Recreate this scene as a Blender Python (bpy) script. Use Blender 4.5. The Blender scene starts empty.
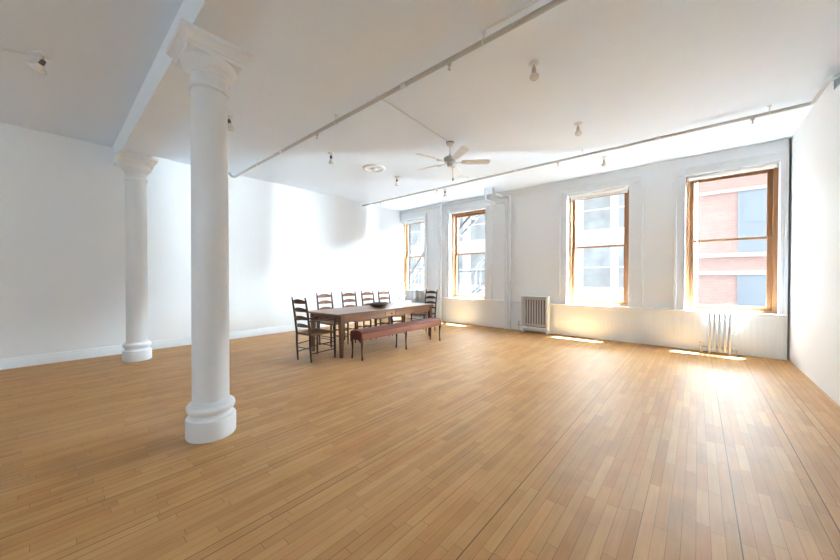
import bpy, bmesh, math, random
from mathutils import Vector, Matrix
random.seed(7)
PI = math.pi
SC = bpy.context.scene
COL = SC.collection

# ------------------------------------------------------------------ helpers
class MB:
    """collects shapes and links them as ONE mesh object"""
    def __init__(s):
        s.bm = bmesh.new()
    def box(s, x0, x1, y0, y1, z0, z1, M=None):
        vs = [s.bm.verts.new((x, y, z)) for x in (x0, x1) for y in (y0, y1) for z in (z0, z1)]
        if M is not None:
            for v in vs: v.co = M @ v.co
        for f in ((0,1,3,2),(4,6,7,5),(0,4,5,1),(2,3,7,6),(0,2,6,4),(1,5,7,3)):
            s.bm.faces.new([vs[i] for i in f])
        return s
    def taper(s, c0, w0, d0, c1, w1, d1):
        """square bar from centre c0 (bottom) to c1 (top)"""
        vs = []
        for c, w, d in ((c0,w0,d0),(c1,w1,d1)):
            for sx, sy in ((-1,-1),(1,-1),(1,1),(-1,1)):
                vs.append(s.bm.verts.new((c[0]+sx*w/2, c[1]+sy*d/2, c[2])))
        s.bm.faces.new(vs[3::-1]); s.bm.faces.new(vs[4:])
        for i in range(4):
            j = (i+1) % 4
            s.bm.faces.new((vs[i], vs[j], vs[4+j], vs[4+i]))
        return s
    def tube(s, pts, r, n=10, cap=True):
        """pts polyline, r radius or list of radii"""
        pts = [Vector(p) for p in pts]
        rs = r if isinstance(r, (list, tuple)) else [r]*len(pts)
        rings = []
        up = None
        for i, p in enumerate(pts):
            if i == 0: t = pts[1]-pts[0]
            elif i == len(pts)-1: t = pts[-1]-pts[-2]
            else: t = (pts[i+1]-p).normalized()+(p-pts[i-1]).normalized()
            t.normalize()
            if up is None:
                up = Vector((0,0,1)) if abs(t.z) < .9 else Vector((1,0,0))
            a = t.cross(up)
            if a.length < 1e-4: a = t.cross(Vector((0,1,0)))
            a.normalize(); b = a.cross(t).normalized(); up = b
            rings.append([s.bm.verts.new(p + (a*math.cos(2*PI*k/n)+b*math.sin(2*PI*k/n))*rs[i]) for k in range(n)])
        for A, B in zip(rings, rings[1:]):
            for k in range(n):
                f = s.bm.faces.new((A[k], A[(k+1)%n], B[(k+1)%n], B[k])); f.smooth = True
        if cap:
            s.bm.faces.new(rings[0][::-1]); s.bm.faces.new(rings[-1])
        return s
    def lathe(s, prof, n=48, c=(0,0,0), M=None, smooth=True):
        """prof: list of (r, z)"""
        rings = []
        for r, z in prof:
            ring = []
            for k in range(n):
                v = Vector((r*math.cos(2*PI*k/n), r*math.sin(2*PI*k/n), z))
                if M is not None: v = M @ v
                ring.append(s.bm.verts.new(v+Vector(c)))
            rings.append(ring)
        for A, B in zip(rings, rings[1:]):
            for k in range(n):
                f = s.bm.faces.new((A[k], A[(k+1)%n], B[(k+1)%n], B[k])); f.smooth = smooth
        s.bm.faces.new(rings[0][::-1]); s.bm.faces.new(rings[-1])
        return s
    def prism(s, poly, axis, a, b):
        """extrude polygon (2-D) along axis from a to b; poly coords are the two other axes in order"""
        def P(u, v, w):
            return {'x': (w,u,v), 'y': (u,w,v), 'z': (u,v,w)}[axis]
        A = [s.bm.verts.new(P(u,v,a)) for u,v in poly]
        B = [s.bm.verts.new(P(u,v,b)) for u,v in poly]
        n = len(poly)
        s.bm.faces.new(A); s.bm.faces.new(B[::-1])
        for i in range(n):
            s.bm.faces.new((A[i], B[i], B[(i+1)%n], A[(i+1)%n]))
        return s
    def slab(s, fn, nu, nv, th):
        """curved sheet with thickness: fn(u,v)->point, th vector"""
        th = Vector(th)
        T = [[s.bm.verts.new(Vector(fn(i/nu, j/nv))+th/2) for j in range(nv+1)] for i in range(nu+1)]
        B = [[s.bm.verts.new(Vector(fn(i/nu, j/nv))-th/2) for j in range(nv+1)] for i in range(nu+1)]
        for i in range(nu):
            for j in range(nv):
                f = s.bm.faces.new((T[i][j],T[i+1][j],T[i+1][j+1],T[i][j+1])); f.smooth = True
                f = s.bm.faces.new((B[i][j],B[i][j+1],B[i+1][j+1],B[i+1][j])); f.smooth = True
        for i in range(nu):
            s.bm.faces.new((T[i][0],B[i][0],B[i+1][0],T[i+1][0]))
            s.bm.faces.new((T[i][nv],T[i+1][nv],B[i+1][nv],B[i][nv]))
        for j in range(nv):
            s.bm.faces.new((T[0][j],T[0][j+1],B[0][j+1],B[0][j]))
            s.bm.faces.new((T[nu][j],B[nu][j],B[nu][j+1],T[nu][j+1]))
        return s
    def build(s, name, mat, parent=None, bevel=0):
        bmesh.ops.recalc_face_normals(s.bm, faces=s.bm.faces[:])
        me = bpy.data.meshes.new(name)
        s.bm.to_mesh(me); s.bm.free()
        me.set_sharp_from_angle(angle=math.radians(38))
        me.materials.append(mat)
        o = bpy.data.objects.new(name, me)
        COL.objects.link(o)
        if parent is not None: o.parent = parent
        if bevel:
            m = o.modifiers.new('bevel', 'BEVEL'); m.width = bevel; m.segments = 2; m.limit_method = 'ANGLE'
            m.angle_limit = .6
        return o

def tag(o, label=None, cat=None, group=None, kind=None):
    if label: o['label'] = label
    if cat: o['category'] = cat
    if group: o['group'] = group
    if kind: o['kind'] = kind
    return o
def thing(name, label, cat, loc=(0,0,0), rz=0, group=None):
    o = bpy.data.objects.new(name, None)
    o.empty_display_size = .1
    COL.objects.link(o); o.location = loc; o.rotation_euler = (0,0,rz)
    return tag(o, label, cat, group)
def copy_tree(o, parent=None):
    c = o.copy(); COL.objects.link(c)
    if parent is not None: c.parent = parent
    for ch in list(o.children):
        copy_tree(ch, c)
    return c
def place(o, loc, rz, label, group=None):
    o.location = loc; o.rotation_euler = (0,0,rz); o['label'] = label
    if group: o['group'] = group
    return o
def struct(mb, name, mat, label, cat, bevel=0):
    return tag(mb.build(name, mat, None, bevel), label, cat, None, 'structure')

# ------------------------------------------------------------------ materials
def newmat(name):
    m = bpy.data.materials.new(name); m.use_nodes = True
    nt = m.node_tree
    return m, nt, nt.nodes['Principled BSDF']
def srgb(r, g, b):
    f = lambda c: (c/255/12.92) if c/255 <= .04045 else ((c/255+.055)/1.055)**2.4
    return (f(r), f(g), f(b), 1)
def paint(name, col, rough=.6, var=.02, bump=.05, scale=6, metallic=0, spec=.5):
    m, nt, b = newmat(name)
    b.inputs['Roughness'].default_value = rough
    b.inputs['Metallic'].default_value = metallic
    b.inputs['Specular IOR Level'].default_value = spec
    tc = nt.nodes.new('ShaderNodeTexCoord')
    n = nt.nodes.new('ShaderNodeTexNoise'); n.inputs['Scale'].default_value = scale; n.inputs['Detail'].default_value = 4
    nt.links.new(tc.outputs['Object'], n.inputs['Vector'])
    r = nt.nodes.new('ShaderNodeMix'); r.data_type = 'RGBA'
    r.inputs[6].default_value = tuple(c*(1-var) for c in col[:3])+(1,)
    r.inputs[7].default_value = tuple(min(1, c*(1+var)) for c in col[:3])+(1,)
    nt.links.new(n.outputs['Fac'], r.inputs[0])
    nt.links.new(r.outputs[2], b.inputs['Base Color'])
    if bump:
        bp = nt.nodes.new('ShaderNodeBump'); bp.inputs['Strength'].default_value = bump; bp.inputs['Distance'].default_value = .02
        nt.links.new(n.outputs['Fac'], bp.inputs['Height']); nt.links.new(bp.outputs['Normal'], b.inputs['Normal'])
    return m
def wood(name, dark, light, rough=.4, axis='y', scale=14, coat=0.0):
    m, nt, b = newmat(name)
    b.inputs['Roughness'].default_value = rough
    b.inputs['Coat Weight'].default_value = coat
    tc = nt.nodes.new('ShaderNodeTexCoord')
    mp = nt.nodes.new('ShaderNodeMapping')
    sc = {'x': (.08,1,1), 'y': (1,.08,1), 'z': (1,1,.08)}[axis]
    mp.inputs['Scale'].default_value = sc
    n = nt.nodes.new('ShaderNodeTexNoise'); n.inputs['Scale'].default_value = scale; n.inputs['Detail'].default_value = 6
    n.inputs['Distortion'].default_value = .6
    cr = nt.nodes.new('ShaderNodeValToRGB')
    cr.color_ramp.elements[0].position = .3; cr.color_ramp.elements[0].color = dark
    cr.color_ramp.elements[1].position = .72; cr.color_ramp.elements[1].color = light
    nt.links.new(tc.outputs['Object'], mp.inputs['Vector']); nt.links.new(mp.outputs['Vector'], n.inputs['Vector'])
    nt.links.new(n.outputs['Fac'], cr.inputs['Fac']); nt.links.new(cr.outputs['Color'], b.inputs['Base Color'])
    return m
def floor_mat():
    m, nt, b = newmat('maple_strip_floor')
    N = nt.nodes.new; L = nt.links.new
    def math_(op, a=None, c=None, d=None):
        n = N('ShaderNodeMath'); n.operation = op
        for i, v in enumerate((a, c, d)):
            if v is None: continue
            if isinstance(v, (int, float)): n.inputs[i].default_value = v
            else: L(v, n.inputs[i])
        return n.outputs[0]
    geo = N('ShaderNodeNewGeometry')
    sp = N('ShaderNodeSeparateXYZ'); L(geo.outputs['Position'], sp.inputs[0])
    x, y = sp.outputs[0], sp.outputs[1]
    xs = math_('DIVIDE', x, .0597)
    row = math_('FLOOR', xs); fx = math_('FRACT', xs)
    wn = N('ShaderNodeTexWhiteNoise'); wn.noise_dimensions = '1D'; L(row, wn.inputs['W'])
    off = math_('MULTIPLY', wn.outputs['Value'], 7.3)
    wn2 = N('ShaderNodeTexWhiteNoise'); wn2.noise_dimensions = '1D'; L(math_('ADD', row, 91.7), wn2.inputs['W'])
    ln = math_('ADD', math_('MULTIPLY', wn2.outputs['Value'], .45), .38)
    ys = math_('DIVIDE', math_('ADD', y, off), ln)
    brd = math_('FLOOR', ys); fy = math_('FRACT', ys)
    cv = N('ShaderNodeCombineXYZ'); L(row, cv.inputs[0]); L(brd, cv.inputs[1])
    wn3 = N('ShaderNodeTexWhiteNoise'); wn3.noise_dimensions = '3D'; L(cv.outputs[0], wn3.inputs['Vector'])
    tone = wn3.outputs['Value']
    # grain
    mp = N('ShaderNodeCombineXYZ'); L(math_('MULTIPLY', x, 55), mp.inputs[0]); L(math_('MULTIPLY', y, 3.0), mp.inputs[1]); L(math_('MULTIPLY', tone, 40), mp.inputs[2])
    gr = N('ShaderNodeTexNoise'); gr.inputs['Scale'].default_value = 1; gr.inputs['Detail'].default_value = 5; L(mp.outputs[0], gr.inputs['Vector'])
    # large wear
    wr = N('ShaderNodeTexNoise'); wr.inputs['Scale'].default_value = .55; wr.inputs['Detail'].default_value = 3; L(geo.outputs['Position'], wr.inputs['Vector'])
    mid = N('ShaderNodeTexNoise'); mid.inputs['Scale'].default_value = 3.5; mid.inputs['Detail'].default_value = 4; L(geo.outputs['Position'], mid.inputs['Vector'])
    t = math_('ADD', math_('ADD', math_('MULTIPLY', tone, .34), .14), math_('MULTIPLY', gr.outputs['Fac'], .45))
    t = math_('ADD', t, math_('MULTIPLY', math_('SUBTRACT', mid.outputs['Fac'], .5), .55))
    cr = N('ShaderNodeValToRGB')
    e = cr.color_ramp.elements
    e[0].position = 0.12; e[0].color = FLOOR_COL[0]
    e[1].position = .95; e[1].color = FLOOR_COL[2]
    q = e.new(.52); q.color = FLOOR_COL[1]
    L(t, cr.inputs['Fac'])
    # pinkish boards and worn greyish areas
    hue = N('ShaderNodeTexWhiteNoise'); hue.noise_dimensions = '3D'
    cv2 = N('ShaderNodeVectorMath'); cv2.operation = 'ADD'; cv2.inputs[1].default_value = (13.1, 7.7, 3); L(cv.outputs[0], cv2.inputs[0]); L(cv2.outputs[0], hue.inputs['Vector'])
    mx0 = N('ShaderNodeMix'); mx0.data_type = 'RGBA'; mx0.blend_type = 'MULTIPLY'
    L(math_('MULTIPLY', math_('POWER', hue.outputs['Value'], 3), .75), mx0.inputs[0])
    L(cr.outputs['Color'], mx0.inputs[6]); mx0.inputs[7].default_value = (1, .86, .74, 1)
    mx1 = N('ShaderNodeMix'); mx1.data_type = 'RGBA'
    mr = N('ShaderNodeMapRange'); mr.inputs['From Min'].default_value = .53; mr.inputs['From Max'].default_value = .75
    L(wr.outputs['Fac'], mr.inputs['Value']); L(math_('MULTIPLY', mr.outputs[0], .30), mx1.inputs[0])
    L(mx0.outputs[2], mx1.inputs[6]); mx1.inputs[7].default_value = FLOOR_COL[3]
    # gaps
    dx = math_('MINIMUM', fx, math_('SUBTRACT', 1, fx))
    dxm = math_('MULTIPLY', dx, .0597)
    dy = math_('MULTIPLY', math_('MINIMUM', fy, math_('SUBTRACT', 1, fy)), ln)
    wn4 = N('ShaderNodeTexWhiteNoise'); wn4.noise_dimensions = '1D'; L(math_('ADD', math_('ROUND', xs), 33.3), wn4.inputs['W'])
    gw = math_('ADD', math_('MULTIPLY', math_('POWER', wn4.outputs['Value'], 5), .0024), .0008)
    gapx = math_('LESS_THAN', dxm, gw); gapy = math_('LESS_THAN', dy, .0012)
    gap = math_('MAXIMUM', math_('MULTIPLY', gapx, .85), math_('MULTIPLY', gapy, .7))
    mx2 = N('ShaderNodeMix'); mx2.data_type = 'RGBA'; L(gap, mx2.inputs[0])
    L(mx1.outputs[2], mx2.inputs[6]); mx2.inputs[7].default_value = (.07, .04, .022, 1)
    L(mx2.outputs[2], b.inputs['Base Color'])
    rr = math_('ADD', math_('MULTIPLY', mid.outputs['Fac'], .16), FLOOR_ROUGH)
    L(rr, b.inputs['Roughness'])
    b.inputs['Specular IOR Level'].default_value = FLOOR_SPEC
    bp = N('ShaderNodeBump'); bp.inputs['Strength'].default_value = .25; bp.inputs['Distance'].default_value = .004
    hgt = math_('ADD', math_('SUBTRACT', 1, gap), math_('MULTIPLY', tone, .25))
    L(hgt, bp.inputs['Height']); L(bp.outputs['Normal'], b.inputs['Normal'])
    return m
FLOOR_COL = [srgb(154,109,60), srgb(179,133,80), srgb(198,155,102), srgb(203,166,126)]
FLOOR_ROUGH = .40
FLOOR_SPEC = .24

def brick_mat(name, c1, c2, mortar, bw=.21, bh=.075):
    m, nt, b = newmat(name)
    b.inputs['Roughness'].default_value = .9
    tc = nt.nodes.new('ShaderNodeTexCoord'); mp = nt.nodes.new('ShaderNodeMapping')
    mp.inputs['Rotation'].default_value = (PI/2, 0, 0)
    br = nt.nodes.new('ShaderNodeTexBrick')
    br.inputs['Color1'].default_value = c1; br.inputs['Color2'].default_value = c2; br.inputs['Mortar'].default_value = mortar
    br.inputs['Scale'].default_value = 1; br.inputs['Brick Width'].default_value = bw; br.inputs['Row Height'].default_value = bh
    br.inputs['Mortar Size'].default_value = .008
    nt.links.new(tc.outputs['Object'], mp.inputs['Vector']); nt.links.new(mp.outputs['Vector'], br.inputs['Vector'])
    nt.links.new(br.outputs['Color'], b.inputs['Base Color'])
    return m
def bead_mat(name, col):
    m = paint(name, col, .5, .015, .03, 5)
    nt = m.node_tree; b = nt.nodes['Principled BSDF']
    tc = nt.nodes.new('ShaderNodeTexCoord'); sp = nt.nodes.new('ShaderNodeSeparateXYZ'); nt.links.new(tc.outputs['Object'], sp.inputs[0])
    d = nt.nodes.new('ShaderNodeMath'); d.operation = 'DIVIDE'; d.inputs[1].default_value = .075; nt.links.new(sp.outputs[0], d.inputs[0])
    f = nt.nodes.new('ShaderNodeMath'); f.operation = 'FRACT'; nt.links.new(d.outputs[0], f.inputs[0])
    s = nt.nodes.new('ShaderNodeMath'); s.operation = 'SUBTRACT'; s.inputs[1].default_value = .5; nt.links.new(f.outputs[0], s.inputs[0])
    a = nt.nodes.new('ShaderNodeMath'); a.operation = 'ABSOLUTE'; nt.links.new(s.outputs[0], a.inputs[0])
    g = nt.nodes.new('ShaderNodeMapRange'); g.inputs['From Min'].default_value = 0; g.inputs['From Max'].default_value = .07
    nt.links.new(a.outputs[0], g.inputs['Value'])
    bp = nt.nodes.new('ShaderNodeBump'); bp.inputs['Strength'].default_value = .55; bp.inputs['Distance'].default_value = .006
    nt.links.new(g.outputs[0], bp.inputs['Height']); nt.links.new(bp.outputs['Normal'], b.inputs['Normal'])
    return m
def glass_mat():
    m = bpy.data.materials.new('window_glass'); m.use_nodes = True
    nt = m.node_tree; nt.nodes.clear()
    out = nt.nodes.new('ShaderNodeOutputMaterial'); mix = nt.nodes.new('ShaderNodeMixShader')
    tr = nt.nodes.new('ShaderNodeBsdfTransparent'); tr.inputs[0].default_value = (.975,.985,.98,1)
    gl = nt.nodes.new('ShaderNodeBsdfGlossy'); gl.inputs['Roughness'].default_value = .02
    lw = nt.nodes.new('ShaderNodeLayerWeight'); lw.inputs['Blend'].default_value = .5
    pw = nt.nodes.new('ShaderNodeMath'); pw.operation = 'POWER'; pw.inputs[1].default_value = 5
    ma = nt.nodes.new('ShaderNodeMath'); ma.operation = 'MULTIPLY_ADD'; ma.inputs[1].default_value = .6; ma.inputs[2].default_value = .03
    nt.links.new(lw.outputs['Facing'], pw.inputs[0]); nt.links.new(pw.outputs[0], ma.inputs[0])
    nt.links.new(ma.outputs[0], mix.inputs[0]); nt.links.new(tr.outputs[0], mix.inputs[1]); nt.links.new(gl.outputs[0], mix.inputs[2])
    nt.links.new(mix.outputs[0], out.inputs[0])
    return m

M = {}
WALLC = (.79,.82,.84,1)  # cool tint put into the white to offset warm bounce light
M['wall'] = paint('white_wall_paint', WALLC, .55, .01, .02, 3)
M['ceil'] = paint('white_ceiling_paint', (.79,.885,.98,1), .7, .012, .06, 2.2)  # bluer still, cancels the floor's warm bounce on the ceiling
M['trimp'] = paint('white_trim_gloss', (.76,.795,.82,1), .35, .01, .02, 8)
M['bead'] = bead_mat('white_beadboard', (.73,.765,.79,1))
M['colp'] = paint('white_column_paint', (.74,.775,.80,1), .42, .015, .05, 10)
M['pipe'] = paint('white_pipe_paint', (.70,.735,.76,1), .45, .02, .03, 20)
M['spr'] = paint('grey_white_pipe_paint', (.52,.54,.55,1), .4, .02, .03, 20)
M['floor'] = floor_mat()
M['oak'] = wood('honey_window_wood', srgb(128,88,54), srgb(168,122,80), .4, 'z', 12)
M['glass'] = glass_mat()
M['shade'] = paint('white_shade_cloth', (.82,.82,.81,1), .7, .02, .02, 30)
M['walnut'] = wood('dark_walnut', srgb(38,22,14), srgb(80,48,29), .5, 'z', 18)
M['slat'] = wood('brown_slat_wood', srgb(92,56,32), srgb(146,92,54), .35, 'y', 14)
M['slatx'] = wood('dark_slat_wood', srgb(46,28,19), srgb(84,52,34), .35, 'x', 14)
M['rush'] = paint('woven_rush', srgb(112,78,50), .75, .28, .6, 45)
M['table'] = wood('table_wood', srgb(92,58,34), srgb(138,94,58), .3, 'y', 9, .15)
M['tableend'] = wood('table_dark_wood', srgb(78,46,27), srgb(118,74,44), .35, 'z', 12)
M['apron'] = wood('table_apron_wood', srgb(92,55,31), srgb(136,88,52), .35, 'y', 9)
M['drawer'] = wood('drawer_wood', srgb(120,78,44), srgb(158,108,64), .4, 'y', 9)
M['leather'] = paint('red_brown_leather', srgb(100,38,24), .6, .12, .15, 14)
M['benchw'] = wood('bench_dark_wood', srgb(30,16,12), srgb(58,32,24), .35, 'z', 15)
M['benchap'] = wood('bench_rail_wood', srgb(112,62,42), srgb(156,96,66), .35, 'y', 12)
M['bowl'] = wood('bowl_dark_wood', srgb(34,24,20), srgb(66,46,38), .3, 'x', 10)
M['iron'] = paint('grey_radiator_paint', (.58,.58,.585,1), .45, .05, .05, 25)
M['ironw'] = paint('silver_radiator_paint', (.54,.54,.535,1), .32, .05, .05, 25, .15)
M['ironl'] = paint('pale_radiator_paint', (.40,.40,.405,1), .45, .05, .05, 25)
M['gapshade'] = paint('dark_gap_shade', (.10,.10,.10,1), .6, .05, 0, 10)  # shade colour for the gaps of the covered radiator
M['metal'] = paint('dark_metal', (.12,.115,.11,1), .35, .05, 0, 20, .8)
M['chrome'] = paint('brushed_nickel', (.55,.54,.52,1), .3, .03, 0, 30, .9)
M['fanb'] = paint('white_fan_blade', (.74,.74,.73,1), .4, .02, .02, 12)
M['bulb'] = paint('frosted_bulb', (.74,.74,.73,1), .25, .02, 0, 12)
M['facw'] = paint('white_facade', (.70,.68,.66,1), .8, .04, .1, 2)
M['facs'] = paint('pale_stone_band', (.62,.50,.465,1), .8, .05, .1, 2)
M['brick'] = brick_mat('pink_brick', (.54,.35,.31,1), (.49,.305,.265,1), (.56,.42,.385,1))
M['facg'] = paint('facade_window_glass', (.34,.35,.355,1), .2, .5, .1, 1.3)
M['facb'] = paint('facade_shutter_blue', (.30,.34,.39,1), .5, .05, 0, 3)
M['outer'] = paint('outer_masonry', (.02,.018,.017,1), .95, .05, .1, 2, 0, 0)  # unseen; darkened to bounce little light onto the facades
M['street'] = paint('street_paving', (.025,.025,.025,1), .95, .08, .1, 1, 0, 0)  # darkened likewise, keeps reflected sun off the facades
M['escape'] = paint('pale_grey_fire_escape_paint', (.16,.16,.165,1), .6, .03, 0, 5)

# ------------------------------------------------------------------ room
XL, XR, YF, YB, CH = -7.95, 1.17, 8.13, -7.0, 3.73
OUT = 8.62                    # outer face of the street wall
Z0, Z1 = .76, 3.36            # window openings
WIN = [(-7.93, -6.83), (-5.815, -4.565), (-2.37, -1.12), (-.19, 1.04)]

struct(MB().box(XL-.3, XR+.9, YB-.3, OUT, -.3, 0), 'floor', M['floor'], 'honey maple strip floor running towards the windows', 'floor')
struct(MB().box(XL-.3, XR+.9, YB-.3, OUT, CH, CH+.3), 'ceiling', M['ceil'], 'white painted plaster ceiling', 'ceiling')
struct(MB().box(XL-.3, XL, YB, YF+.02, 0, CH), 'wall_left', M['wall'], 'plain white wall on the left of the room', 'wall')
# right wall with a small recess beside the ceiling for the branch pipe
w = MB()
w.box(XR, XR+.3, YB, 5.0, 0, .7); w.box(XR, XR+.3, YB, 5.0, 3.3, CH)
w.box(XR, XR+.3, YB, -5.6, .7, 3.3); w.box(XR, XR+.3, -4.45, 5.0, .7, 3.3); w.box(XR, XR+.3, 5.93, OUT, 0, CH); w.box(XR, XR+.3, 5.0, 5.93, 0, 3.54)  # leaves the added light opening behind the camera
w.box(XR+.6, XR+.7, 4.9, 6.1, 3.4, CH); w.box(XR+.3, XR+.6, 4.9, 5.0, 3.4, CH); w.box(XR+.3, XR+.6, 5.93, 6.0, 3.4, CH); w.box(XR+.3, XR+.6, 5.0, 5.93, 3.4, 3.54)
struct(w, 'wall_right', M['wall'], 'plain white wall on the right beside the last window', 'wall')
# street wall with four openings
def pierced(mb, x0, x1, y0, y1, z0, z1, holes, h0, h1):
    mb.box(x0, x1, y0, y1, z0, h0); mb.box(x0, x1, y0, y1, h1, z1)
    xs = [x0]
    for a, b in holes: xs += [a, b]
    xs.append(x1)
    for i in range(0, len(xs), 2):
        if xs[i+1] > xs[i]+1e-4: mb.box(xs[i], xs[i+1], y0, y1, h0, h1)
    return mb
w = pierced(MB(), XL, XR-.025, YF, YF+.22, 0, CH, WIN, Z0, Z1)
struct(w, 'wall_front', M['wall'], 'white street wall holding four tall windows', 'wall')
SIDE = [(-5.6, -4.45)]     # unseen opening added behind the camera to brighten the room
struct(MB().box(XL, XR, YB-.3, YB, 0, CH), 'wall_back', M['wall'], 'white wall at the far back of the loft', 'wall')
w = pierced(MB(), XL-.6, XR+1.0, YF+.22, OUT, 0, CH, WIN, Z0-.1, Z1)
w.box(XL-50, XR+50, YF+.3, OUT, CH+.3, 45); w.box(XL-50, XR+50, YF+.3, OUT, -8, -.3)  # upper wall raised high to hold sky light off the facades
w.box(XL-50, XL-.6, YF+.3, OUT, -.3, CH+.3); w.box(XR+1.0, XR+50, YF+.3, OUT, -.3, CH+.3)
struct(w, 'wall_outside', M['outer'], 'masonry outer face of the loft building', 'wall')

# casings (white trim round every window), the long ledge, panelling, skirting
CAS = [(-7.945, -6.74), (-5.97, -4.37), (-2.56, -.87), (-.36, 1.13)]
for i, ((a, b), (ca, cb)) in enumerate(zip(WIN, CAS)):
    t = MB()
    y0 = YF-.035
    if a-ca > .03:
        t.box(ca, a, y0, YF, Z0, Z1); t.box(ca, ca+.035, y0-.02, y0, Z0, Z1+.17); t.box(a-.03, a, y0-.012, y0, Z0, Z1)
    t.box(b, cb, y0, YF, Z0, Z1); t.box(cb-.035, cb, y0-.02, y0, Z0, Z1+.17); t.box(b, b+.03, y0-.012, y0, Z0, Z1)
    t.box(ca, cb, y0, YF, Z1, Z1+.15); t.box(ca, cb, y0-.025, YF, Z1+.13, Z1+.17); t.box(a, b, y0-.012, y0, Z1, Z1+.025)
    for x0, x1 in (((ca, a), ) if a-ca > .1 else ()) + (((b, cb), ) if cb-b > .1 else ()):
        t.box(x0+.004, x1-.004, y0-.016, y0, Z1+.002, Z1+.128)
        t.lathe([(.055,0),(.055,.006),(.040,.012),(.030,.008),(.016,.014),(.004,.016)], 20, ((x0+x1)/2, y0-.016, Z1+.065), Matrix.Rotation(PI/2, 3, 'X'))
    struct(t, 'trim_%d' % (i+1), M['trimp'], 'white wooden casing round %s' % ['the corner window behind the table', 'the window with the fire escape view', 'the window right of the grey radiator', 'the big right-hand window'][i], 'window casing', .004)
lg = MB()
lg.prism([(YF-.07,.765),(YF-.08,.75),(YF-.07,.735),(YF-.035,.73),(YF-.03,.665),(YF,.665),(YF,.765)], 'x', XL, XR-.03)
struct(lg, 'trim_5', M['trimp'], 'long white window ledge along the street wall', 'ledge')
struct(MB().box(XL, XR-.03, YF-.018, YF, 0, .665), 'trim_6', M['bead'], 'white beadboard panelling under the ledge', 'panelling')
struct(MB().box(-6.45, -6.22, YF-.06, YF-.018, 0, .665).box(-6.45,-6.22,YF-.045,YF,.765,CH), 'trim_7', M['trimp'], 'white flat pilaster left of the fire escape window', 'pilaster')
struct(MB().prism([(XL,0),(XL+.022,0),(XL+.022,.12),(XL+.012,.135),(XL+.012,.15),(XL,.16)], 'y', YB, YF-.02), 'baseboard_left', M['trimp'], 'white baseboard along the left wall', 'baseboard')
struct(MB().box(XL, XR, .752, 1.118, 3.40, CH), 'ceiling_beam', M['ceil'], 'wide white ceiling beam carried by the columns', 'beam')

# windows: wood frame, two sashes with panes
def window(i, a, b, label):
    r = thing('window_%d' % (i+1), label, 'window', ((a+b)/2, 8.30, Z0)); r['kind'] = 'structure'
    hw = (b-a)/2; H = Z1-Z0
    hd = .05
    fr = MB()
    j = .055
    for s in (-1, 1):
        x0, x1 = sorted((s*hw, s*(hw-j)))
        fr.box(x0, x1, -.05, .14, 0, H)
    fr.box(-hw+j, hw-j, -.05, .14, H-hd, H); fr.box(-hw+j, hw-j, -.05, .16, 0, .035)
    fr.build('window_frame', M['oak'], r)
    W = hw-j
    mid = 2.10-Z0
    st = .068
    lo = MB()
    lo.box(-W, -W+st, 0, .04, .035, mid+.02); lo.box(W-st, W, 0, .04, .035, mid+.02)
    lo.box(-W+st, W-st, 0, .04, .035, .105); lo.box(-W+st, W-st, 0, .04, mid-.02, mid+.02)
    o = lo.build('lower_sash', M['oak'], r, .004)
    MB().box(-W+st, W-st, .016, .022, .105, mid-.02).build('pane', M['glass'], o)
    MB().box(-.04, .04, -.025, 0, .115, .135).box(-.32,-.22,-.02,0,.06,.075).box(.22,.32,-.02,0,.06,.075).build('sash_lift', M['oak'], o)
    up = MB()
    up.box(-W, -W+st, .045, .085, mid-.02, H-hd); up.box(W-st, W, .045, .085, mid-.02, H-hd)
    up.box(-W+st, W-st, .045, .085, mid-.02, mid+.02); up.box(-W+st, W-st, .045, .085, H-hd-.06, H-hd)
    o = up.build('upper_sash', M['oak'], r, .004)
    MB().box(-W+st, W-st, .061, .067, mid+.02, H-hd-.06).build('pane', M['glass'], o)
wl = ['narrow corner window with honey wood sashes behind the dining table',
      'window with darker wood sashes looking onto the fire escape stairs',
      'window with wood sashes and pale office windows outside, right of the grey radiator',
      'widest-looking window on the right with pink brick building outside']
for i, (a, b) in enumerate(WIN): window(i, a, b, wl[i])

# rolled-up shades under three window heads
def shade(i, drop, label):
    a, b = WIN[i]
    r = thing('roller_shade', label, 'roller shade', ((a+b)/2, 8.19, Z1-.005), 0, 'rolled-up window shades')
    hw = (b-a)/2-.015
    MB().tube([(-hw+.02,0,-.035),(hw-.02,0,-.035)], .03, 14).build('roll', M['shade'], r)
    MB().box(-hw+.03, hw-.03, .026, .03, -drop, -.03).box(-hw+.03, hw-.03, .018, .036, -drop-.02, -drop).build('cloth', M['shade'], r)
    for s in (-1, 1):
        x0, x1 = sorted((s*hw, s*(hw-.016)))
        MB().box(x0, x1, -.03, .03, -.075, 0).build('bracket', M['chrome'], r)
shade(0, .09, 'white rolled-up shade at the head of the corner window')
shade(2, .10, 'white rolled-up shade at the head of the window right of the grey radiator')
shade(3, .055, 'slim white rolled-up shade at the head of the right-hand brick-view window')

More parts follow.
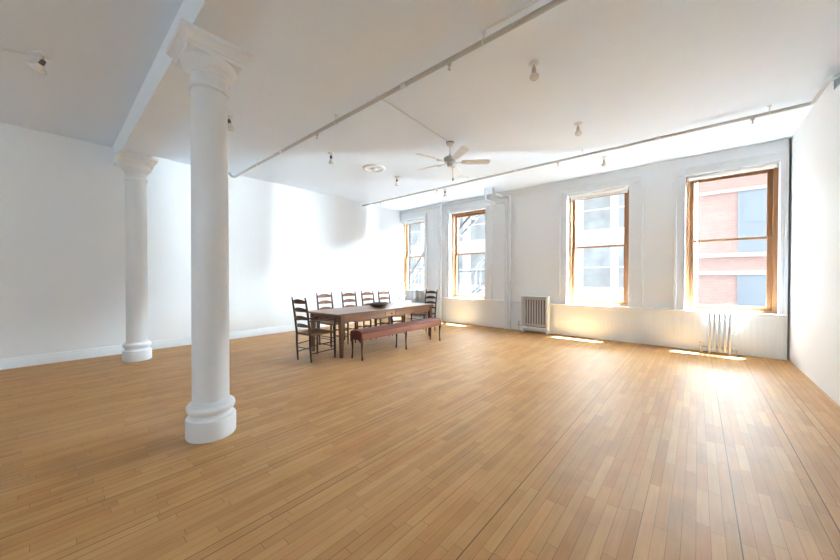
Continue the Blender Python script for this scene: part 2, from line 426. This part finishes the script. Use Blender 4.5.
# ------------------------------------------------------------------ columns
def column(x, y, label):
    r = thing('column', label, 'column', (x, y, 0), 0, 'white columns under the beam')
    b = MB()
    b.lathe([(.186,0),(.192,.012),(.193,.16),(.188,.172),(.166,.178),(.160,.19),(.158,.205),(.163,.218),(.176,.224),(.184,.24),(.187,.258),(.183,.276),(.172,.290),(.155,.295),(.148,.30),(.146,.315),(.144,.32)], 56)
    b.build('base', M['colp'], r)
    MB().lathe([(.142,.315),(.142,1.1),(.140,2.0),(.137,3.02)], 56).build('shaft', M['colp'], r)
    c = MB()
    c.lathe([(.137,3.015),(.151,3.02),(.158,3.032),(.159,3.045),(.152,3.06),(.140,3.066),(.137,3.072),(.137,3.150),(.146,3.153),(.148,3.166),(.155,3.169),(.158,3.180),(.176,3.190),(.194,3.207),(.206,3.228),(.210,3.245),(.205,3.262)], 56)
    c.build('capital', M['colp'], r)
    a = MB()
    prof = [(.206,3.258),(.208,3.292),(.214,3.297),(.216,3.312),(.226,3.328),(.240,3.340),(.247,3.352),(.256,3.357),(.259,3.398)]
    rings = []
    for h, z in prof:
        rings.append([a.bm.verts.new((sx*h, sy*h, z)) for sx, sy in ((-1,-1),(1,-1),(1,1),(-1,1))])
    for A, B in zip(rings, rings[1:]):
        for k in range(4): a.bm.faces.new((A[k], A[(k+1)%4], B[(k+1)%4], B[k]))
    a.bm.faces.new(rings[0][::-1]); a.bm.faces.new(rings[-1])
    a.build('abacus', M['colp'], r)
column(-3.285, .938, 'nearest white column with round moulded base on the wood floor')
column(-7.186, .962, 'farther white column beside the left wall')

# ------------------------------------------------------------------ chairs (local: faces +y, origin at centre of seat on floor)
def make_chair(name, label, arms, slat_mat, group=None):
    r = thing(name, label, 'chair', group=group)
    bw, fw, dp = .178, (.24 if arms else .205), .23       # half widths, half depth
    H = 1.07
    lean = .08
    def post_x(t): return bw
    for s in (-1, 1):
        pts = [(s*bw, -dp+.02, 0), (s*bw, -dp, .30), (s*bw, -dp, .46), (s*bw, -dp-lean*.45, .76), (s*bw, -dp-lean, H-.05), (s*bw,-dp-lean-.005,H-.035),(s*bw,-dp-lean-.008,H-.02),(s*bw,-dp-lean-.012,H)]
        MB().tube(pts, [.013,.018,.019,.018,.015,.009,.014,.006], 8).build('rear_post', M['walnut'], r)
        top = .67 if arms else .475
        MB().tube([(s*fw, dp, 0), (s*fw, dp, .12), (s*fw, dp, .44), (s*fw, dp, top)], [.012,.018,.018,.015], 8).build('front_leg', M['walnut'], r)
    # four arched ladder slats, bowed backwards
    for k, z in enumerate((.59, .715, .85, .985)):
        hgt = .05+.004*k
        y0 = -dp-lean*max(0, (z-.46)/(H-.46))
        def fn(u, v, z=z, y0=y0, hgt=hgt):
            x = (u*2-1)*(bw-.012)
            bow = -.03*(1-(2*u-1)**2)
            arch = .022*(1-abs(2*u-1)**2.2)
            return (x, y0+bow, z+(v-.5)*hgt*(.65+.35*(1-(2*u-1)**2))+arch*(.4+v*.6))
        MB().slab(fn, 12, 3, (0, .012, 0)).build('slat', slat_mat, r)
    # woven rush seat: trapezoid with a dipped middle
    def seat(u, v):
        y = -dp+.005+v*(2*dp-.005)
        hw = (bw-.005)+(fw-bw)*v
        d = -.018*(1-(2*u-1)**2)*(1-(2*v-1)**2)
        return ((u*2-1)*hw, y, .452+d)
    MB().slab(seat, 10, 10, (0, 0, .034)).build('seat', M['rush'], r)
    for z in (.14, .27):
        for s in (-1, 1):
            MB().tube([(s*bw, -dp+.01, z), (s*fw, dp, z+.02)], .0085, 7).build('stretcher', M['walnut'], r)
    MB().tube([(-bw, -dp+.008, .22), (bw, -dp+.008, .22)], .0085, 7).build('stretcher', M['walnut'], r)
    for z in ((.20,.33) if not arms else (.20,.34)):
        MB().tube([(-fw, dp, z), (fw, dp, z)], .0085, 7).build('stretcher', M['walnut'], r)
    if arms:
        for s in (-1, 1):
            ya = -dp-lean*.34
            def arm(u, v, s=s, ya=ya):
                y = ya+u*(dp+.012-ya)
                x = s*(bw+(fw-bw)*u)
                return (x+(v-.5)*(.03+.03*u**2), y, 0.68-.012*math.sin(PI*u))
            MB().slab(arm, 10, 2, (0, 0, .020)).build('armrest', slat_mat, r)
    return r
def chair_at(o, x, y, heading):                   # heading: direction the seat faces, degrees from +x
    o.location = (x, y, 0); o.rotation_euler = (0, 0, math.radians(heading-90))
ga = 'armchairs at the table ends'
gs = 'ladder-back chairs along the far side of the table'
ca = make_chair('dining_armchair', 'dark ladder-back armchair with rush seat at the near end of the table', True, M['slatx'], ga)
chair_at(ca, -4.962, 2.972, 96)
cb = copy_tree(ca)
cb['label'] = 'dark ladder-back armchair at the window end of the table'
chair_at(cb, -5.33, 6.32, -88)
cs = make_chair('dining_chair', 'brown ladder-back side chair, the one closest to the near armchair', False, M['slat'], gs)
chair_at(cs, -5.71, 3.835, 1)
for (y, x, hd, lab) in ((4.455, -5.715, -2, 'brown ladder-back side chair, second along the far side from the near armchair'),
                    (5.02, -5.72, 1, 'brown ladder-back side chair behind the near edge of the dark bowl'),
                    (5.55, -5.73, -1, 'brown ladder-back side chair behind the far edge of the dark bowl, nearest the windows')):
    c = copy_tree(cs); c['label'] = lab; chair_at(c, x, y, hd)

# ------------------------------------------------------------------ table
T = thing('dining_table', 'long brown wooden dining table with a small apron drawer', 'table', (-5.13, 4.52, 0), math.radians(3))
hw, hl, th = .485, 1.385, .765
MB().box(-hw, hw, -hl, hl, th-.032, th).build('tabletop', M['table'], T, .006)
ap = MB()
ax, ay, af = hw-.045, hl-.11, hl-.03
ap.box(ax-.022, ax, -ay, -.20, .605, th-.032); ap.box(ax-.022, ax, .11, af, .605, th-.032); ap.box(ax-.022, ax, -.20, .11, .705, th-.032); ap.box(ax-.022, ax, -.20, .11, .605, .622)
ap.box(-ax, -ax+.022, -ay, af, .605, th-.032); ap.box(-ax+.022, ax-.022, -ay, -ay+.022, .605, th-.032); ap.box(-ax+.022, ax-.022, af-.022, af, .605, th-.032)
ap.build('apron', M['apron'], T)
d = MB().box(ax-.3, ax+.004, -.185, .095, .625, .702).build('drawer', M['drawer'], T)
MB().lathe([(.006,0),(.006,.012),(.015,.018),(.017,.028),(.009,.034)], 14, (ax+.004, -.03, .663), Matrix.Rotation(PI/2, 3, 'Y')).build('knob', M['walnut'], d)
for sx in (-1, 1):
    for sy in (-1, 1):
        lx, ly = sx*(ax-.022), (af-.022 if sy > 0 else -ay+.022)
        MB().taper((lx, ly, 0), .045, .045, (lx, ly, .605), .078, .078).taper((lx, ly, .605), .078, .078, (lx, ly, th-.033), .078, .078).build('leg', M['tableend'], T)

# bowl on the table
B = thing('bowl', 'wide dark wooden bowl lying on the dining table', 'bowl', (-5.15, 4.58, th+.002))
bw_ = MB()
n = 40
prof = [(.085,0),(.11,.006),(.165,.03),(.205,.058),(.222,.07),(.226,.074),(.214,.076),(.195,.062),(.155,.036),(.10,.018),(.02,.014)]
bw_.lathe(prof, n)
for v in bw_.bm.verts:
    a = math.atan2(v.co.y, v.co.x); rr = math.hypot(v.co.x, v.co.y)
    v.co.z += .006*math.sin(3*a+.5)*(rr/.22)**3
bw_.build('bowl_body', M['bowl'], B)
MB().lathe([(.09,0),(.092,.004),(.08,.007)], 28, (0,0,-.0015)).build('foot_ring', M['bowl'], B)

# ------------------------------------------------------------------ bench
BN = thing('bench', 'long low bench with red-brown leather seat along the table', 'bench', (-4.378, 4.49, 0), math.radians(.8))
bl, bwid = 1.115, .152
s = MB()
poly = [(-bwid,.452),(-bwid,.462),(-bwid+.025,.482),(-.08,.497),(.06,.497),(bwid-.035,.488),(bwid-.004,.472),(bwid,.452)]
s.prism(poly, 'y', -bl, bl)
st = s.build('seat_pad', M['leather'], BN, .008)
# scalloped end boards and rails
for sy in (-1, 1):
    y0, y1 = sorted((sy*bl, sy*(bl-.022)))
    pl = [(-bwid+.002,.452),(-bwid+.002,.30),(-bwid+.04,.295),(-bwid+.06,.32),(-.05,.34),(.05,.34),(bwid-.06,.32),(bwid-.04,.295),(bwid-.002,.30),(bwid-.002,.452)]
    MB().prism(pl, 'y', y0, y1).build('end_board', M['leather'], BN)
for sx in (-1, 1):
    x0, x1 = sorted((sx*(bwid-.004), sx*(bwid-.024)))
    MB().box(x0, x1, -bl+.022, bl-.022, .34, .452).build('apron_rail', M['benchap'], BN)
for sx in (-1, 1):
    for y in (-bl+.03, 0.0, bl-.03):
        x = sx*(bwid-.022)
        MB().tube([(x+sx*.006, y, 0), (x+sx*.004, y, .02), (x-sx*.004, y, .10), (x-sx*.006,y,.2), (x, y, .30), (x, y, .38)], [.014,.017,.012,.015,.022,.024], 8).build('leg', M['benchw'], BN)

# ------------------------------------------------------------------ radiators
def radiator_covered(x0, x1, yf, label):
    """sectional radiator under a thin white cover"""
    r = thing('radiator', label, 'radiator', ((x0+x1)/2, yf, 0))
    hw = (x1-x0)/2; D = .15
    n = 9
    for k in range(n):
        x = -hw+.07+k*(2*hw-.14)/(n-1)
        c = MB()
        for y in (.045,):
            c.tube([(x, y, .17), (x, y, .20), (x, y, .86), (x, y, .885)], [.014,.019,.019,.014], 10)
        c.tube([(x, .02, .185), (x, .13, .185)], .024, 8); c.tube([(x, .02, .865), (x, .13, .865)], .022, 8)
        c.build('section', M['iron'], r)
    for z in (.2, .85): MB().tube([(-hw+.06,.075,z),(hw-.06,.075,z)], .02, 8).build('connecting_pipe', M['iron'], r)
    MB().box(-hw-.015, hw+.015, -.02, D+.01, .90, .925).build('cover_top', M['trimp'], r, .005)
    for s_ in (-1, 1):
        x = s_*(hw-.02)
        MB().box(x-.022, x+.022, -.012, D, .09, .90).build('end_panel', M['trimp'] if s_ > 0 else M['iron'], r, .004)
        for y in (.01, D-.03): MB().taper((x, y, 0), .035, .04, (x, y, .10), .06, .05).build('foot', M['trimp'], r)
    MB().box(-hw+.025, hw-.025, D-.008, D, .12, .90).build('gap_shade_panel', M['gapshade'], r)  # dark sheet standing in for the shade between the columns
    MB().box(-hw+.002, hw-.002, -.014, .01, .10, .155).build('bottom_rail', M['trimp'], r, .004)
    v = MB(); v.tube([(-hw-.10,.07,0),(-hw-.10,.07,.13),(-hw-.06,.07,.15),(-hw+.02,.07,.16)], .016, 8)
    v.lathe([(.022,.13),(.028,.15),(.024,.19),(.012,.2),(.012,.23),(.03,.235),(.03,.255),(.01,.26)], 12, (-hw-.10,.07,0))
    v.build('valve', M['chrome'], r)
    return r
radiator_covered(-3.40, -2.74, 7.88, 'grey cast iron radiator in a white-topped cover below the bare wall between windows')
def radiator_tubes(x0, x1, yf, n, zb, zt, mat, dep, label, rad, valve):
    r = thing('radiator', label, 'radiator', ((x0+x1)/2, yf, 0))
    hw = (x1-x0)/2
    ys = (0.0, dep)
    for k in range(n):
        x = -hw+k*2*hw/(n-1)
        c = MB()
        foot = k in (0, n-1)
        for y in ys:
            c.tube([(x,y,zb-.02),(x,y,zb),(x,y,zt-.03),(x,(y+ys[0]+.02)/2 if y==0 else y-.005,zt)], [rad*.9,rad,rad,rad*.7], 10)
            if foot: c.tube([(x,y,0),(x,y,.015),(x,y,zb)], [rad*1.15,rad*.8,rad], 10)
        c.tube([(x,0,zb+.02),(x,dep,zb+.02)], rad, 8); c.tube([(x,0,zt-.03),(x,dep,zt-.03)], rad, 8)
        c.build('section', mat, r)
    for z in (zb+.03, zt-.05): MB().tube([(-hw,dep/2,z),(hw,dep/2,z)], rad, 8).build('connecting_pipe', mat, r)
    if valve:
        v = MB()
        v.tube([(-hw-.115,dep/2,0),(-hw-.115,dep/2,.10),(-hw-.09,dep/2,.115),(-hw,dep/2,.115)], .017, 8)
        v.lathe([(.02,.09),(.026,.12),(.018,.15),(.009,.155),(.009,.175),(.03,.18),(.03,.196),(.01,.2)], 12, (-hw-.115,dep/2,0))
        v.build('valve', M['chrome'], r)
        MB().tube([(hw,dep/2,.10),(hw+.075,dep/2,.10),(hw+.085,dep/2,.09),(hw+.085,dep/2,0)], .015, 8).build('return_pipe', mat, r)
        MB().tube([(hw,dep/2,.40),(hw+.035,dep/2,.40)], .008, 8).lathe([(.012,.37),(.017,.385),(.017,.42),(.009,.445)], 10, (hw+.045,dep/2,0)).build('air_vent', M['chrome'], r)
    return r
radiator_tubes(.165, .435, 7.90, 5, .085, .745, M['ironw'], .10, 'slim five-tube silver-white radiator below the right-hand brick-view window', .019, True)
radiator_tubes(-7.48, -6.80, 7.88, 13, .12, .965, M['ironl'], .13, 'pale radiator behind the far armchair below the corner window', .021, False)

# ------------------------------------------------------------------ sprinkler pipes under the ceiling
def sprinkler(name, label, Y, xs, r_, hang, heads, path):
    o = thing(name, label, 'pipe', (0, Y, 0))
    MB().tube(path, r_, 12).build('pipe_run', M['spr'], o)
    z = 3.63
    for x in hang:
        h = MB()
        h.tube([(x,0,z+r_),(x,0,CH)], .006, 6)
        h.tube([(x, (r_+.006)*math.cos(a), z+(r_+.006)*math.sin(a)) for a in [k*PI/6 for k in range(12)]]+[(x, r_+.006, z)], .005, 6)
        h.lathe([(.025,CH-.012),(.025,CH-.0005)], 12, (x,0,0))
        h.build('hanger', M['pipe'], o)
    for x in heads:
        h = MB()
        h.lathe([(.022,z-r_-.02),(.024,z-r_),(.022,z)], 12, (x,0,0))
        h.lathe([(.017,z-r_-.07),(.017,z-r_-.066),(.006,z-r_-.064),(.008,z-r_-.035),(.012,z-r_-.02)], 12, (x,0,0))
        h.build('sprinkler_head', M['chrome'], o)
    for x in xs:
        MB().lathe([(r_*1.0,-.035),(r_*1.28,-.033),(r_*1.28,.033),(r_*1.0,.035)], 12, (x,0,z), Matrix.Rotation(PI/2,3,'Y')).build('coupling', M['pipe'], o)
    return o
sprinkler('sprinkler_pipe', 'long white sprinkler pipe crossing the ceiling in front of the fan', 2.71, (-5.6,-2.6), .026,
          (-6.6,-3.95,-1.55,.5), (-4.45,-1.95,.2), [(-7.87,-.10,CH-.01),(-7.87,-.06,3.67),(-7.86,-.03,3.64),(-7.80,0,3.63),(XR-.02,0,3.63)])
sprinkler('sprinkler_pipe', 'thinner white sprinkler pipe running along the ceiling near the windows', 6.42, (-5,-2.9,-.5), .023,
          (-6.6,-4.1,-1.62,.72), (-7.1,-5.0,-2.05,.56), [(-7.93,0,3.63),(1.04,0,3.63),(1.08,-.01,3.63),(1.10,-.04,3.63),(1.10,-.45,3.63),(1.11,-.60,3.63),(1.14,-.68,3.63),(1.2,-.69,3.63),(XR+.58,-.69,3.63)])
# conduit alongside the first pipe
c = MB().tube([(-1.5, 2.66, 3.70), (-1.3, 2.655, 3.685), (XR-.01, 2.64, 3.685)], .012, 8)
tag(c.build('conduit', M['pipe']), 'thin white conduit alongside the front sprinkler pipe', 'conduit')
c = MB().tube([(-3.13, 2.76, 3.72), (-3.15, 3.2, 3.721), (-3.25, 4.47, 3.721)], .009, 8)
tag(c.build('conduit', M['pipe']), 'thin white conduit on the ceiling leading to the fan', 'conduit')
c = MB().tube([(-6.2, -1.6, 3.722), (-5.23, -.06, 3.722)], .008, 8)
tag(c.build('conduit', M['pipe']), 'thin white conduit on the ceiling leading to the leftmost spotlight', 'conduit')

# steam risers on the street wall with their ceiling branches
def riser(label, xv, ztop, xh, yn, r_):
    o = thing('riser_pipe', label, 'pipe')
    y = YF-.065
    b = .05
    MB().tube([(xv,y,0),(xv,y,ztop-b),(xv-.3*b,y,ztop-.3*b),(xv-b,y,ztop),(xh+b,y,ztop),(xh+.3*b,y-.3*b,ztop),(xh,y-b,ztop),(xh,yn+b,ztop),(xh,yn+.3*b,ztop+.3*b),(xh,yn,ztop+b),(xh,yn,CH-.002)], r_, 12).build('pipe_run', M['pipe'], o)
    MB().lathe([(r_*1.25,0),(r_*1.25,.02),(r_,.03)], 12, (xv,y,0)).build('floor_collar', M['pipe'], o)
    MB().tube([(xh,y-.06,ztop),(xh,yn+.04,ztop)], r_*1.4, 12).build('insulation_sleeve', M['pipe'], o)
riser('outer white riser pipe on the street wall left of the grey radiator', -3.815, 3.565, -4.04, 7.58, .034)
riser('inner white riser pipe on the street wall, nearer the fire escape window', -3.93, 3.42, -4.25, 7.53, .028)
c = MB().tube([(XL+.01, YF-.045, 3.63), (-4.5, YF-.045, 3.63), (-4.45, YF-.045, 3.645), (-4.43, YF-.045, 3.68), (-4.43, YF-.045, CH-.002)], .022, 10)
tag(c.build('conduit', M['pipe']), 'horizontal white pipe high on the street wall above the two left windows', 'pipe')
c = MB().tube([(-6.11, YF-.10, 0), (-6.11, YF-.10, CH-.002)], .035, 12)
tag(c.build('riser_pipe', M['pipe']), 'straight white riser pipe behind the far armchair, beside the fire escape window', 'pipe')

# ------------------------------------------------------------------ ceiling fan
F = thing('ceiling_fan', 'white five-blade ceiling fan with short downrod', 'ceiling fan', (-3.26, 4.555, 0))
MB().lathe([(.02,3.655),(.045,3.665),(.062,3.69),(.066,3.729)], 24).build('canopy', M['pipe'], F)
MB().lathe([(.070,3.716),(.070,3.7285)], 24).build('canopy_ring', M['metal'], F)
MB().tube([(0,0,3.48),(0,0,3.67)], .013, 10).lathe([(.03,3.47),(.028,3.50),(.014,3.53)], 16).build('downrod', M['pipe'], F)
MB().lathe([(.03,3.37),(.085,3.375),(.105,3.40),(.112,3.43),(.108,3.455),(.085,3.475),(.035,3.485)], 32).build('motor', M['spr'], F)
MB().lathe([(.018,3.305),(.045,3.312),(.055,3.335),(.055,3.355),(.06,3.358),(.06,3.372)], 24).build('switch_housing', M['chrome'], F)
for k in range(5):
    a = math.radians(-33+72*k)
    R = Matrix.Rotation(a, 4, 'Z')
    b = MB()
    tilt = Matrix.Translation((0,0,3.385)) @ Matrix.Rotation(math.radians(-13), 4, 'X')
    pts = [(.20,-.05),(.22,-.06),(.62,-.072),(.66,-.066),(.685,-.04),(.69,0),(.685,.04),(.66,.066),(.62,.072),(.22,.06),(.20,.05)]
    A = [b.bm.verts.new(R @ tilt @ Vector((x,y,.004))) for x,y in pts]; B2 = [b.bm.verts.new(R @ tilt @ Vector((x,y,-.004))) for x,y in pts]
    b.bm.faces.new(A); b.bm.faces.new(B2[::-1])
    for i in range(len(pts)):
        j = (i+1) % len(pts); b.bm.faces.new((A[i],B2[i],B2[j],A[j]))
    bo = b.build('blade', M['fanb'], F)
    br = MB()
    br.box(.085,.24,-.012,.012,3.372,3.378, R); br.box(.20,.27,-.035,.035,3.372,3.378, R)
    br.build('blade_bracket', M['chrome'], bo)
MB().tube([(.03,.04,3.31),(.032,.042,3.13)], .003, 6).lathe([(.004,3.07),(.012,3.08),(.011,3.11),(.004,3.13)], 10, (.032,.042,0)).build('pull_chain', M['metal'], F)

# ceiling medallion
R_ = thing('ceiling_rose', 'round ringed white ceiling plate between the small spotlights', 'ceiling rose', (-5.248, 4.553, CH))
MB().lathe([(.15,-.012),(.17,-.03),(.20,-.036),(.225,-.03),(.24,-.014),(.245,-.0005)], 40).build('outer_ring', M['pipe'], R_)
MB().lathe([(.045,-.042),(.06,-.038),(.075,-.02),(.15,-.012),(.15,-.0005)], 40).build('plate', M['pipe'], R_)
MB().lathe([(.012,-.06),(.022,-.055),(.022,-.04)], 16).build('cap', M['chrome'], R_)

# ------------------------------------------------------------------ ceiling spotlights
def spot(label, x, y, kind, ax, sc=1.0):
    """ax: aiming direction of the bulb"""
    o = thing('ceiling_spotlight', label, 'spotlight', (x, y, CH), 0, 'bare ceiling spotlights')
    MB().lathe([(.058*sc,-.0005),(.058*sc,-.010),(.045*sc,-.018),(.014,-.024)], 24).build('mounting_plate', M['pipe'], o)
    j = Vector((0,0,-.06*sc))
    MB().tube([(0,0,-.02), j], .0095, 8).build('stem', M['chrome'], o)
    a = Vector(ax).normalized()
    q = Vector((0,0,1)).rotation_difference(a).to_matrix()
    MB().lathe([(.012,-.012),(.021,-.006),(.024,.04),(.022,.05)], 16, j, q).build('socket', M['metal'] if kind != 'globe' else M['chrome'], o)
    if kind == 'globe':
        MB().lathe([(.018,.045),(.026,.052),(.042,.068),(.048,.085),(.045,.103),(.03,.12),(.004,.127)], 24, j, q).build('bulb', M['bulb'], o)
    elif kind == 'cone':
        MB().lathe([(.018,.045),(.024,.06),(.044,.105),(.052,.125),(.050,.135),(.03,.142),(.004,.144)], 24, j, q).build('bulb', M['bulb'], o)
    else:
        MB().lathe([(.026,.04),(.034,.052),(.036,.065),(.052,.082),(.068,.095),(.071,.106),(.068,.113),(.004,.118)], 28, j, q).build('bulb', M['bulb'], o)
spot('large flared ceiling spotlight at the far left before the beam', -5.197, -.03, 'flare', (-.55,-.35,-.62), 1.15)
spot('small ceiling spotlight half hidden by the nearest column', -5.143, 1.713, 'cone', (.1,.1,-1))
spot('small dark-necked ceiling spotlight left of the round ceiling plate', -5.225, 3.475, 'cone', (.02,.06,-1))
spot('small ceiling spotlight just right of the round ceiling plate', -5.314, 5.312, 'cone', (.04,.02,-1))
spot('small ceiling spotlight beyond the thin pipe, above the fire escape window', -5.076, 6.867, 'cone', (.02,.04,-1))
spot('round-bulb ceiling spotlight nearest the camera, at top centre right', -1.364, 3.468, 'globe', (.02,.06,-1))
spot('round-bulb ceiling spotlight midway between the two sprinkler pipes', -1.391, 5.266, 'globe', (.03,.05,-1))
spot('round-bulb ceiling spotlight beyond the thin pipe, above the third window', -1.394, 7.062, 'globe', (.02,.05,-1))

# ------------------------------------------------------------------ outside
FY = 21.5
def facade(name, label, x0, x1, z1, mat, wins, wmat, bands, bandmat, framemat):
    o = thing(name, label, 'building', ((x0+x1)/2, FY, -8))
    cx_ = (x0+x1)/2
    MB().box(x0-cx_, x1-cx_, 0, 6, 0, z1+8).build('wall', mat, o)
    for (a, b, c, d) in wins:
        f = MB().box(a-cx_-.10, b-cx_+.10, -.06, -.001, c+8-.12, c+8).box(a-cx_-.1, b-cx_+.1, -.06, -.001, d+8, d+8+.10).box(a-cx_-.1, a-cx_, -.06, -.001, c+8, d+8).box(b-cx_, b-cx_+.1, -.06, -.001, c+8, d+8).box(a-cx_, b-cx_, -.05, -.001, (c+d)/2+8-.04, (c+d)/2+8+.04).build('window', framemat, o)
        MB().box(a-cx_, b-cx_, -.03, -.001, c+8, d+8).build('pane', wmat, f)
    for (c, d, p) in bands:
        MB().box(x0-cx_, x1-cx_, -p, -.001, c+8, d+8).build('stone_band', bandmat, o)
    return o
ww = []
for (a, b) in ((-13.4,-11.9),(-11.2,-9.7),(-15.6,-14.1),(-17.8,-16.3),(-5.34,-3.88),(-3.47,-2.0),(-7.5,-6.05),(-20,-18.5)):
    for c in (-2.65, .80, 4.25): ww.append((a, b, c, c+2.36))
facade('neighbour_building', 'white building with pale sash windows across the street', -32, -.06, 7.0, M['facw'], ww, M['facg'], [(6.75,7.0,.35),(3.5,3.75,.08)], M['facw'], M['facw'])
bw2 = [(1.52,2.95,2.60,5.45),(1.52,2.95,-1.5,1.48),(5.2,6.6,2.6,5.45),(5.2,6.6,-1.5,1.48)]
facade('neighbour_building', 'pink brick building with blue-grey windows outside the right-hand window', -.03, 16, 7.0, M['brick'], bw2, M['facb'], [(6.7,7.0,.3),(2.36,2.56,.09),(1.5,1.70,.07),(5.47,5.62,.07)], M['facs'], M['facb'])
# street
struct(MB().box(-60, 55, OUT, FY+6, -8.3, -8), 'ground', M['street'], 'street paving between the buildings', 'street')
# fire escape on the outer face of the wall
E_ = thing('fire_escape', 'pale metal fire escape stairs and railing outside the two left windows', 'fire escape', (0, 0, 0))
g = MB()
for k in range(9): g.box(-9.6, -4.9, 8.70+k*.1, 8.73+k*.1, .46, .49)
for k in range(12): g.box(-9.6+k*.42, -9.57+k*.42, 8.66, 9.56, .43, .46)
g.build('platform', M['escape'], E_)
g = MB()
g.box(-9.6, -4.9, 9.56, 9.59, 1.585, 1.615); g.box(-9.6, -4.9, 9.56, 9.59, 1.0, 1.02)
for k in range(24): g.box(-9.6+k*.2, -9.585+k*.2, 9.565, 9.58, .46, 1.59)
g.build('railing', M['escape'], E_)
def flight(x0, z0, x1, z1, y0, y1):
    g = MB()
    n = max(3, int((z1-z0)/.22))
    for y in (y0, y1):
        g.prism([(x0, z0-.05),(x1, z1-.05),(x1, z1+.05),(x0, z0+.05)], 'y', y-.012, y+.012)
        g.tube([(x0,y,z0+.85),(x1,y,z1+.85)], .015, 6)
        for k in range(4):
            u = (k+.5)/4; g.tube([(x0+(x1-x0)*u,y,z0+(z1-z0)*u),(x0+(x1-x0)*u,y,z0+(z1-z0)*u+.85)], .01, 6)
    for k in range(n):
        u = (k+.5)/n; g.box(x0+(x1-x0)*u-.09, x0+(x1-x0)*u+.09, y0, y1, z0+(z1-z0)*u-.01, z0+(z1-z0)*u+.01)
    return g.build('stair_flight', M['escape'], E_)
flight(-8.9, .55, -7.1, 2.75, 8.85, 9.25)
flight(-6.6, 2.45, -4.9, 3.9, 8.85, 9.25)
flight(-6.5, .45, -4.7, 1.8, 9.7, 10.0)
# unseen ledge added above the window heads to narrow the sun patches
tag(MB().box(XL-6, XR+6, OUT, OUT+.23, 3.50, 3.66).build('trim_8', M['outer']), 'added sun-blocking ledge on the outer face above the windows', 'trim', None, 'structure')

# ------------------------------------------------------------------ light
SKY_LOW, SKY_HIGH, SKY_REAR, SKY_POW, SUN, EXPO = 4.7, 145.0, .0, 3.2, 108.0, 1.92
wd = bpy.data.worlds.new('sky'); SC.world = wd; wd.use_nodes = True
bg = wd.node_tree.nodes['Background']
# hazy sky, brightest on the side where the sun stands
nt = wd.node_tree
tc = nt.nodes.new('ShaderNodeTexCoord')
dt = nt.nodes.new('ShaderNodeVectorMath'); dt.operation = 'DOT_PRODUCT'; dt.inputs[1].default_value = Vector((.52, .854, 0)).normalized()
nt.links.new(tc.outputs['Generated'], dt.inputs[0])
mr = nt.nodes.new('ShaderNodeMapRange'); mr.interpolation_type = 'SMOOTHSTEP'
mr.inputs['From Min'].default_value = .53; mr.inputs['From Max'].default_value = 1.0
mr.inputs['To Min'].default_value = SKY_REAR; mr.inputs['To Max'].default_value = 1
nt.links.new(dt.outputs['Value'], mr.inputs['Value'])
sx = nt.nodes.new('ShaderNodeSeparateXYZ'); nt.links.new(tc.outputs['Generated'], sx.inputs[0])
iz = nt.nodes.new('ShaderNodeMath'); iz.operation = 'SUBTRACT'; iz.inputs[0].default_value = 1; iz.use_clamp = True
nt.links.new(sx.outputs[2], iz.inputs[1])
pz = nt.nodes.new('ShaderNodeMath'); pz.operation = 'POWER'; pz.inputs[1].default_value = SKY_POW; nt.links.new(iz.outputs[0], pz.inputs[0])
ml = nt.nodes.new('ShaderNodeMath'); ml.operation = 'MULTIPLY'; nt.links.new(pz.outputs[0], ml.inputs[0]); nt.links.new(mr.outputs[0], ml.inputs[1])
mm = nt.nodes.new('ShaderNodeMath'); mm.operation = 'MULTIPLY_ADD'; mm.inputs[1].default_value = SKY_HIGH; mm.inputs[2].default_value = SKY_LOW
nt.links.new(ml.outputs[0], mm.inputs[0]); nt.links.new(mm.outputs[0], bg.inputs[1])
bg.inputs[0].default_value = (.77, .90, 1.0, 1)
sd = bpy.data.lights.new('sun', 'SUN'); sd.energy = SUN; sd.angle = .009; sd.color = (.74, .89, 1)
so = bpy.data.objects.new('sun', sd); COL.objects.link(so)
so.rotation_euler = Vector((-.18, -.35, -1)).to_track_quat('-Z', 'Y').to_euler(); so.location = (4, 12, 20)
for i, (a, b) in enumerate(WIN):
    ld = bpy.data.lights.new('window_portal', 'AREA'); ld.shape = 'RECTANGLE'; ld.size = b-a; ld.size_y = Z1-Z0
    ld.cycles.is_portal = True
    lo = bpy.data.objects.new('window_portal', ld); COL.objects.link(lo)
    lo.location = ((a+b)/2, OUT-.02, (Z0+Z1)/2); lo.rotation_euler = (-PI/2, 0, 0)

for a, b in SIDE:  # portal for the light opening added behind the camera
    ld = bpy.data.lights.new('window_portal', 'AREA'); ld.shape = 'RECTANGLE'; ld.size = b-a; ld.size_y = 2.6
    ld.cycles.is_portal = True
    lo = bpy.data.objects.new('window_portal', ld); COL.objects.link(lo)
    lo.location = (XR+.29, (a+b)/2, 2.0); lo.rotation_euler = (PI/2, 0, PI/2)
# ------------------------------------------------------------------ camera
cd = bpy.data.cameras.new('camera'); co = bpy.data.objects.new('camera', cd); COL.objects.link(co)
co.location = (0, 0, 1.4); co.rotation_euler = (PI/2-math.radians(.536), 0, math.radians(40.92))
cd.sensor_width = 36; cd.lens = 320.7*36/840; cd.clip_start = .05
SC.camera = co
SC.view_settings.view_transform = 'Standard'
SC.view_settings.look = 'None'
SC.view_settings.gamma = 1
SC.view_settings.use_curve_mapping = False
SC.view_settings.exposure = EXPO
SC.cycles.use_denoising = True
SC.cycles.max_bounces = 14; SC.cycles.diffuse_bounces = 10; SC.cycles.transparent_max_bounces = 12
SC.cycles.sample_clamp_indirect = 12
